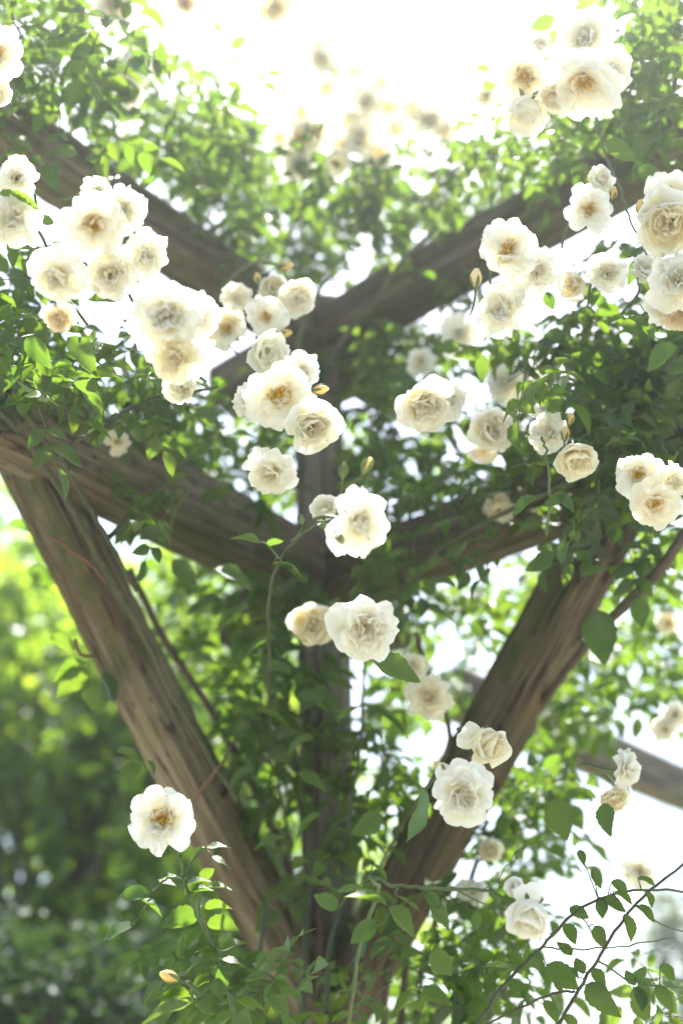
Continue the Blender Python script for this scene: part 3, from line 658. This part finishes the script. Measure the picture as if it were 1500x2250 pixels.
B(1090,1112,72,2.6,'cup',.1,.1,'dim shaded rose on the lower right beam','cream')
B(1010,735,96,2.7,'loose',-.2,.1,'faint large rose below the upper right beam','white')
B(1112,840,100,2.8,'loose',-.1,-.1,'faint backlit rose behind the hanging round leaves','white')
B(1172,860,78,2.8,'full',.2,.0,'faint rose right of the hanging round leaves','white')
B(1100,682,116,2.15,'full',.1,-.2,'full white rose below an apricot bud, under the upper right beam','white')
B(1116,548,128,2.1,'open',-.15,.1,'broad open white rose with small yellow eye on the upper right beam','white',ruf=1.2)
B(1178,592,100,2.15,'loose',.5,-.3,'loose rose trailing down behind the broad one with yellow eye','white')
B(1262,628,68,2.2,'cup',-.4,.0,'narrow cream rose with a faded rim near the bright sky gap','cream')
B(1333,600,84,2.1,'full',.1,.1,'rose with a small dark centre in the middle of the right hand row','white')
B(1418,592,66,2.15,'globe',.2,.0,'small round rose between the dark centred one and the big edge rose','white')
B(1485,618,122,1.95,'full',.2,.3,'big white rose cut by the right edge above a buff one','white')
B(1444,668,74,2.0,'loose',-.6,.1,'outspread rose at the left flank of the big edge rose','white')
B(1486,690,76,1.98,'full',.1,-.6,'buff fading rose beneath the big edge rose','buff')
B(1472,432,110,2.0,'open',.1,.4,'upper ruffled rose of a stacked pair beside a peach bud','white')
B(1470,490,130,1.98,'globe',.05,-.3,'large round cream rose, lower of a stacked pair beside a peach bud','cream')
B(1293,462,100,2.1,'open',-.1,-.15,'white rose with brown stamens hanging from the upper right beam','white')
B(1316,394,62,2.15,'cup',.3,.2,'small cupped rose just above the one with brown stamens','white')
# top right cluster
B(1280,178,160,2.15,'open',.0,-.25,'widest open rose with orange yellow stamens at the top right','white',ruf=1.2)
B(1285,82,122,2.2,'full',.0,.35,'white rose rising above the widest open one','white')
B(1343,155,104,2.2,'loose',.7,.1,'rose spreading outwards right of the widest open one','white')
B(1150,168,118,2.2,'open',-.2,.0,'pale open rose with grey brown centre left of the widest open one','white')
B(1155,242,104,2.2,'cup',.1,-.6,'hanging rose under the pale one with grey brown centre','white')
B(1222,208,78,2.18,'cup',-.2,-.3,'creamy petalled rose squeezed between two open ones','cream')
B(1066,212,64,2.5,'loose',-.3,.1,'blurred small rose at the left end of the top right cluster','white')
B(1186,95,42,2.3,'globe',-.1,.3,'little half open rose against white sky above the cluster','white')
# top centre, far
for q in ((705,130,80,'loose','blurred rose highest in the group above the pergola corner','white'),(714,196,62,'cup','drooping blurred rose under the highest one','white'),(782,155,66,'full','blurred white rose right of the highest one','white'),
 (803,222,88,'full','round blurred rose in the heart of the group against the sky','white'),(856,236,72,'loose','blurred rose right of the round one against the sky','white'),(765,262,62,'loose','blurred rose just under the round one against the sky','white'),
 (660,248,70,'full','faint rose left of the group against the sky','white'),(664,302,84,'loose','faint cream rose low on the left of the sky group','buff'),(792,302,84,'full','blurred rose low in the middle of the sky group','white'),
 (945,262,96,'loose','blurred rose with pinkish centre right of the sky group','cream'),(652,356,82,'full','lowest blurred rose left of the sky group above the leaves','white'),(742,362,70,'loose','lowest blurred rose of the sky group sinking into leaves','white'),
 (702,98,54,'loose','small blurred rose topping the whole sky group','white'),(838,182,58,'full','small pale rose high on the right of the sky group','white'),(903,238,64,'loose','pale rose between the sky group and the pinkish one','white'),(700,290,66,'full','pale rose filling the lower left of the sky group','white'),(834,338,70,'loose','pale rose at the lower right foot of the sky group','white'),
 (735,160,60,'loose','pale rose between the highest one and its right hand neighbour','white'),(870,285,58,'loose','small pale rose low right between the group and the pinkish rose','white'),(980,290,56,'loose','little pale rose right below the pinkish one','white'),(750,318,64,'loose','pale rose wedged between the two lowest blurred ones','white'),(610,300,54,'loose','small pale rose furthest left of the sky group','white'),
 (470,265,54,'loose','small faint cream rose among the backlit leaves','buff')):
    B(q[0],q[1],q[2],3.15,'loose',rng.normal()*.3,-.2+rng.normal()*.3,q[4],'cream' if q[5] == 'buff' else 'white')
B(300,148,78,2.75,'full',.1,.1,'upper of two blurred white roses one above the other at top left','white')
B(286,205,70,2.75,'globe',-.1,-.3,'lower of two blurred white roses one above the other at top left','white')
B(250,12,108,2.6,'loose',.0,-.2,'blurred fading rose cut by the top edge','white')
B(408,8,56,2.8,'loose',.0,.0,'tiny faded brownish rose at the top edge','buff')
B(605,14,90,2.9,'loose',.2,-.2,'blurred rose cut by the top edge, above white sky','cream')
B(-8,118,112,1.9,'open',.2,.1,'open rose with yellow centre cut by the left edge','white')
B(-6,200,66,1.92,'cup',.2,-.4,'small rose below the open one at the left edge','white')
# left cluster
B(205,492,140,1.80,'open',-.05,.0,'open rose with a deep golden centre in the left cluster','white',ruf=1.2)
B(272,462,100,1.84,'loose',.5,.2,'loose rose tucked behind the golden centred one','white')
B(320,562,106,1.84,'full',.5,-.1,'ruffled rose at the outer right of the left cluster','white')
B(128,608,122,1.78,'full',-.1,-.05,'double rose with small brown centre, lower left of the left cluster','white')
B(241,604,104,1.82,'globe',.1,-.3,'round creamy rose right of the one with small brown centre','white')
B(131,700,70,1.8,'full',.0,-.5,'withered buff rose hanging beneath the left cluster','buff',ruf=1.5)
B(216,420,70,1.88,'loose',.0,.7,'rose peeking out above the golden centred one','white')
B(30,482,118,1.86,'full',-.2,-.1,'white rose by the left edge behind a folded leaf','white')
B(38,392,86,1.9,'loose',.0,.6,'rose with upright petals at the left edge above the upper left beam','white')
B(365,695,148,1.76,'full',-.2,.0,'largest ruffled white rose right of the left cluster','white',ruf=1.1)
B(384,785,118,1.77,'full',.1,-.5,'creamy buff rose drooping below the largest ruffled one','cream',ruf=1.3)
B(432,695,110,1.80,'open',.85,.0,'flat open rose seen edgewise behind the largest ruffled one','white')
B(398,848,82,1.95,'cup',.1,-.2,'lowest rose behind the creamy buff drooping one','white')
# centre cluster
B(612,868,140,2.05,'open',-.1,-.05,'open rose with yellow stamens in the middle of the centre cluster','white')
B(664,818,88,2.1,'loose',.4,.4,'rose behind the upper edge of the yellow stamened one','white')
B(690,936,112,2.0,'globe',.2,-.35,'round creamy rose at the lower right of the centre cluster','white')
B(548,880,88,2.1,'loose',-.5,-.1,'rose showing its side left of the yellow stamened one','white')
B(594,1042,106,2.1,'full',-.1,-.15,'single double rose hanging below the centre cluster','white')
B(585,772,92,2.2,'globe',.1,-.3,'closed pale rose above the yellow stamened one','white')
B(586,695,88,2.3,'open',.1,.1,'smaller open rose with bright yellow centre below the upper left beam','white')
B(500,722,92,2.4,'open',-.2,-.2,'blurred yellow centred rose left of the smaller open one','cream')
B(520,655,76,2.4,'open',-.2,.4,'blurred flat rose at the end of the upper left beam','cream',stam=False)
B(650,652,86,2.35,'globe',.3,-.1,'round pale rose right of the smaller open one','white')
B(598,632,62,2.4,'cup',-.1,.4,'narrow pale rose above the smaller open one','white')
B(258,970,54,2.5,'loose',.1,.1,'small blurred yellowish rose on the lower left beam','cream')
# buds
bud(705,856,36,2.05,.95,-.1,'plump yellow bud right of the yellow stamened rose')
bud(627,732,32,2.3,.95,-.1,'yellow bud beside the smaller open rose')
bud(628,585,34,2.45,.9,-.2,'yellow bud pointing right at the end of the upper left beam')
bud(566,612,28,2.45,-.2,-.9,'small blurred yellow bud above the flat rose')
bud(1045,610,44,2.1,.05,-1,'apricot bud standing above the full white rose','buff')
bud(1408,457,40,2.0,-.2,-1,'peach bud left of the stacked pair','yellow')
bud(1252,920,30,2.1,.25,-1,'upper yellow bud of the pair over the nodding cream rose')
bud(1241,952,32,2.1,.1,-1,'lower yellow bud of the pair over the nodding cream rose')
bud(744,1354,38,1.9,-.7,-.6,'pale yellow bud at the shoulder of the middle double rose')
bud(964,1686,36,1.88,-.5,-.6,'pale yellow bud above the large double white rose',stem=[(985,1700,1.9),(1000,1690,1.92)])
bud(372,2146,46,1.9,-.95,-.35,'long cream bud pointing left near the lower left corner leaves',stem=[(410,2160,1.9),(440,2185,1.92)])
bud(806,1022,40,1.8,.45,-.9,'opening bud showing yellow, above the large sideways rose',green=.75,stem=[(778,1060,1.82),(745,1110,1.83)])
bud(754,1032,36,1.8,.1,-1,'closed green bud above the large sideways rose',green=1.0,stem=[(752,1070,1.82),(740,1110,1.83)])
bud(746,1182,26,1.76,.3,.4,'tiny striped bud at the base of the large sideways rose',green=.85,stem=[(725,1165,1.79),(700,1145,1.82)])
bud(662,1140,24,1.8,-.1,-1,'tiny dark green bud left of the large sideways rose',green=1.0,stem=[(660,1165,1.82),(652,1178,1.84)])
bud(1138,1878,26,1.82,.5,-.8,'closed green bud above the horizontal stem at lower right',green=1.0,stem=[(1110,1905,1.84),(1092,1935,1.85),(1060,1955,1.85)])
bud(294,1812,22,1.93,-.9,.2,'tiny green bud at the left rim of the solitary open rose',green=1.0)
bud(1346,424,30,2.15,.2,-.9,'thin yellow bud right of the rose with brown stamens')

# ------------------------------------------------------------------ shoots seen singly
def shoot(label, canes, leaves, lf=1.0, group='flowering shoots'):
    o0 = pt(*canes[0][0][0]); s = empty('rose_shoot', o0); tag(s, label, 'rose shoot', group)
    for P, r0, r1, m, th in canes: cane(s, o0, P, r0, r1, m, th)
    line = np.vstack([catmull([pt(*p) for p in P], 8) for P, *_ in canes]); pet = []
    for (bx, by), _, dd, _ in leaves:
        b_ = pt(bx, by, dd); q_ = line[np.argmin(np.linalg.norm(line-b_, axis=1))]
        if np.linalg.norm(q_-b_) < .09: pet.append(tube([q_, (q_+b_)/2+np.array([0, 0, .003]), b_], .0011, .0008, 5, 3))
    if pet: tag(mesh_obj('leafstalks', *join(pet), M_STEM, s, o0), kind='stuff')
    for (bx, by), (tx, ty), dd, fc in leaves: leaf_px(s, o0, (bx, by), (bx+(tx-bx)*lf, by+(ty-by)*lf), dd, fc)
    return s
shoot('leafy shoot carrying the solitary open rose at the lower left', [
 ([(530,2290,2.0),(505,2190,1.98),(478,2110,1.96),(450,2045,1.95),(418,1975,1.95),(404,1925,1.95),(395,1880,1.93)], .0036, .0026, M_STEM, 10),
 ([(408,1932,1.95),(370,1930,1.93),(335,1965,1.92),(312,2005,1.91),(292,2032,1.9)], .0017, .0011, M_STEM, 0),
 ([(405,1925,1.95),(425,1890,1.95),(448,1865,1.96),(470,1890,1.96)], .0015, .001, M_STEM, 0),
 ([(450,2045,1.95),(438,2000,1.97),(440,1970,1.97)], .002, .0015, M_STEM, 0),
 ([(440,2185,1.92),(420,2160,1.92),(400,2155,1.91)], .0016, .0014, M_STEM, 0),
 ([(480,2115,1.96),(460,2165,1.93),(430,2195,1.92)], .0018, .0012, M_STEM, 0)],
 [((292,2032),(222,2060),1.9,.37), ((325,1962),(262,1966),1.92,.37), ((310,1978),(362,2008),1.91,.37), ((346,1935),(386,1915),1.93,.37), ((345,1935),(395,1945),1.93,.37),
  ((448,1864),(408,1895),1.95,.37), ((452,1862),(508,1858),1.96,.37), ((462,1882),(512,1908),1.96,.37), ((410,1945),(462,1925),1.95,.37), ((412,1962),(470,1950),1.95,.37), ((408,1970),(440,1935),1.95,.37), ((455,1950),(512,1945),1.97,.5),
  ((440,2005),(355,2040),1.99,-.6), ((450,1995),(510,1985),2.0,-.6), ((455,2030),(530,2035),2.02,-.6), ((440,1935),(470,1905),2.0,-.6),
  ((478,2090),(428,2085),1.95,.37), ((482,2090),(540,2065),1.96,.37), ((480,2100),(405,2118),1.94,.37), ((485,2108),(545,2120),1.95,.37), ((482,2120),(478,2200),1.94,.5), ((470,2150),(410,2175),1.93,.37),
  ((420,2190),(345,2180),1.93,-.5), ((425,2200),(305,2245),1.92,-.3), ((430,2200),(470,2228),1.93,-.6), ((520,2190),(565,2170),1.96,.37), ((500,2150),(470,2145),1.96,.37), ((520,2200),(590,2215),1.95,.37), ((590,2190),(640,2245),1.95,.5)])
shoot('thin shoot bearing the large sideways rose in front of the post', [
 ([(660,2290,2.7),(640,1900,2.7),(600,1650,2.62),(590,1480,2.4),(590,1350,2.15),(602,1262,1.98),(640,1195,1.88),(690,1145,1.84),(716,1135,1.82)], .0028, .0018, M_CANE, 8),
 ([(640,1188,1.86),(668,1170,1.84),(700,1148,1.82)], .0015, .0012, M_STEM, 0),
 ([(612,1225,1.89),(585,1195,1.86),(560,1190,1.86)], .0014, .001, M_STEM, 0)],
 [((572,1196),(512,1172),1.86,-.2), ((585,1200),(620,1182),1.86,-.3), ((690,1150),(740,1180),1.86,.4), ((600,1240),(668,1258),1.9,.3), ((615,1240),(655,1262),1.9,.4)])
shoot('horizontal shoot crossing the darker brace to the nodding rose', [
 ([(760,2290,2.2),(790,2080,2.1),(830,1960,1.95),(810,1925,1.9),(870,1945,1.88),(960,1953,1.86),(1060,1955,1.85),(1092,1966,1.85)], .0032, .002, M_STEM, 8),
 ([(872,1948,1.88),(866,1985,1.87),(845,2020,1.86),(815,2042,1.86)], .0017, .0011, M_STEM, 0),
 ([(1005,1957,1.86),(1060,1985,1.85),(1110,2000,1.84)], .0012, .001, M_STEM, 0),
 ([(1075,1962,1.85),(1092,1985,1.84),(1105,2020,1.83)], .0014, .001, M_STEM, 0)],
 [((826,2020),(766,2076),1.86,.7), ((850,1990),(762,1955),1.86,.3), ((852,1995),(918,2058),1.85,.45), ((868,1968),(928,2000),1.87,.3), ((930,1960),(968,2000),1.87,.5), ((944,1992),(990,2045),1.88,.6), ((950,2085),(990,2150),1.9,.7), ((742,1995),(690,1965),1.9,.6), ((1050,2000),(1040,2045),1.9,.6), ((930,1730),(905,1850),2.0,.3), ((820,1900),(855,1935),1.9,.3), ((800,1955),(740,1950),1.92,.3)])
shoot('longer arching shoot rising from the lower edge to the right', [
 ([(1020,2290,2.0),(1100,2170,2.0),(1190,2080,2.0),(1262,2005,2.0),(1345,1965,2.02),(1430,1955,2.05),(1530,1960,2.1)], .0026, .0017, M_CANE, 14),
 ([(1262,2005,2.0),(1285,2025,2.0),(1305,2060,2.0)], .0013, .001, M_STEM, 0),
 ([(1190,2080,2.0),(1260,2085,2.0),(1360,2080,2.02),(1480,2060,2.05)], .0014, .001, M_STEM, 0)],
 [((1305,2035),(1338,2090),1.99,-.6), ((1240,2030),(1270,2080),2.0,-.5), ((1250,1995),(1300,2020),2.0,-.4), ((1320,1975),(1322,2025),2.0,-.5), ((1322,1978),(1385,2000),2.0,-.3), ((1350,1960),(1398,1985),2.01,-.3), ((1140,2125),(1110,2065),2.0,-.5), ((1160,2100),(1210,2150),2.0,-.5), ((1255,2100),(1215,2060),2.0,-.5), ((1135,2135),(1055,2100),2.0,.4), ((1200,2120),(1280,2180),2.0,-.6), ((1345,1935),(1385,1970),2.0,-.5), ((1300,1910),(1325,1955),2.0,-.5), ((1270,1868),(1290,1905),2.02,-.5), ((1400,1930),(1450,1945),2.05,-.4)], .86)
shoot('second arching shoot crossing the longer one towards the right edge', [
 ([(1205,2290,1.95),(1262,2190,1.95),(1320,2095,1.96),(1380,2005,1.98),(1440,1945,2.0),(1530,1880,2.05)], .0028, .0018, M_CANE, 14),
 ([(1055,2260,2.0),(1130,2220,1.98),(1215,2182,1.96),(1262,2178,1.95)], .0014, .002, M_OLD, 6),
 ([(1310,2110,1.96),(1380,2155,1.95),(1440,2165,1.95),(1510,2170,1.96)], .0016, .001, M_STEM, 0),
 ([(1395,1990,1.98),(1450,2030,1.98),(1510,2050,2.0)], .0014, .001, M_STEM, 0)],
 [((1285,2165),(1375,2240),1.95,-.6), ((1270,2150),(1210,2105),1.95,-.5), ((1280,2140),(1262,2090),1.95,-.5), ((1232,2180),(1205,2140),1.95,-.4), ((1395,2165),(1362,2125),1.95,-.6), ((1400,2160),(1418,2110),1.95,-.6), ((1390,2170),(1440,2250),1.95,-.6), ((1440,2165),(1490,2230),1.94,-.6), ((1415,2160),(1400,2230),1.95,-.6), ((1370,2010),(1400,2080),1.97,-.5), ((1400,1990),(1450,2025),1.97,-.4), ((1420,1960),(1440,2000),1.98,-.4), ((1300,2130),(1340,2180),1.96,-.5), ((1240,2230),(1275,2275),1.95,-.5), ((1450,2120),(1490,2160),1.96,-.5), ((1195,2200),(1235,2250),1.97,-.5)], .82)
#@@END
# ------------------------------------------------------------------ trees behind
def scatter_crown(name, blobs, size, mat, parent, origin, n_up=.6):
    pos, Rs, sz = [], [], []
    for c, r, n in blobs:
        for _ in range(n):
            dv = nrm(rng.normal(size=3)); rr = rng.random()**.45
            p = np.asarray(c)+dv*np.asarray(r)*rr
            nn = nrm(np.array([0, 0, n_up])+rng.normal(size=3)*.6+dv*.3); y = nrm(np.cross(nn, rng.normal(size=3))+np.array([0, 0, -.3]))
            pos.append(p); Rs.append(frame(y, nn)); sz.append(size*rng.uniform(.7, 1.3))
    o = mass_mesh(name, None, np.array(pos), np.array(Rs), np.array(sz), parent, origin, mat=mat); tag(o, kind='stuff'); return o
def tree(base, trunk_h, r, blobs, size, mat, label, cat='tree', name='broadleaf_tree', group=None):
    base = np.asarray(base, float); t = empty(name, base); tag(t, label, cat, group)
    tops = [tube([base, base+np.array([.1, .05, trunk_h*.5]), base+np.array([.0, .1, trunk_h])], r, r*.6, 10, 5)]
    V, Fc = tops[0]; mesh_obj('trunk', V, Fc, M_BARK, t, base)
    for c, rr, n in blobs:
        a = base+np.array([0, .1, trunk_h*.8]); c = np.asarray(c)
        V, Fc = tube([a, (a+c)/2+np.array([0, 0, .2]), c], r*.4, r*.12, 7, 4); mesh_obj('limb', V, Fc, M_BARK, t, base)
    scatter_crown('crown', blobs, size, mat, t, base); return t
def blobs(cx, cy, cz, sx, sy, sz, k, n, r):
    g = np.random.default_rng(int(abs(cx*100)+cy*10))
    return [((cx+g.uniform(-1, 1)*sx, cy+g.uniform(-1, 1)*sy, cz+g.uniform(-1, 1)*sz), (r*g.uniform(.7, 1.2),)*3, n) for _ in range(k)]
tree((-1.5, 7.0, 0), 2.2, .07, blobs(-1.3, 6.9, 3.2, .75, .5, 1.15, 34, 190, .48), .10, M_TREE, 'bright yellow green broadleaf tree beyond the lighter brace')
tree((-2.6, 8.9, 0), 2.4, .08, blobs(-1.95, 8.7, 3.9, 1.0, .5, 1.8, 38, 200, .65), .12, M_TREE, 'tall pale green tree at the left edge behind the brighter one')
tree((-.3, 8.2, 0), 2.2, .08, blobs(-.45, 8.3, 3.1, .6, .5, 1.1, 22, 220, .6), .11, M_TREE, 'mid green broadleaf tree far behind the pergola post')
tree((-1.2, 5.4, 0), .8, .08, blobs(-1.15, 5.4, 1.75, .55, .3, .45, 26, 330, .34), .055, M_YEW, 'dark green rounded shrub low behind the leafy shoot', 'shrub', 'dark_shrub')
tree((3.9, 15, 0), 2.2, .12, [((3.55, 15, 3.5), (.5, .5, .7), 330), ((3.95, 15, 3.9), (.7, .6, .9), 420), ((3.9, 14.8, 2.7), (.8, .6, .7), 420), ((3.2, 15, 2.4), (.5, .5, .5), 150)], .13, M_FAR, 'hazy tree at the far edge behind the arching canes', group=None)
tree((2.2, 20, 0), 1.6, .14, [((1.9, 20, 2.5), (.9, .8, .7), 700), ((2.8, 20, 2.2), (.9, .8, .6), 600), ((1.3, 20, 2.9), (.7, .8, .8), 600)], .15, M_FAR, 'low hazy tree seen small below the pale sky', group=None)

# ------------------------------------------------------------------ lens flare veil
def flare_veil():
    n = NT('flare_haze'); v = n.n('ShaderNodeVolumePrincipled'); v.inputs['Color'].default_value = (.97, .98, 1, 1); v.inputs['Density'].default_value = 0.0080; v.inputs['Anisotropy'].default_value = 0.88  # thin even volume, added to stand in for lens flare
    n.l(v.outputs[0], n.out.inputs['Volume'])
    a, lo, hi = 905, -1.0, 8.0
    V = [(x, y, q) for q in (lo, hi) for x, y in ((-a, -a), (a, -a), (a, a), (-a, a))]
    Fc = [[3, 2, 1, 0], [4, 5, 6, 7], [0, 1, 5, 4], [1, 2, 6, 5], [2, 3, 7, 6], [3, 0, 4, 7]]
    o = mesh_obj('flare_haze', V, Fc, n.m, smooth=False); tag(o, 'thin scattering box added to imitate lens flare over the pergola', kind='stuff')
flare_veil()
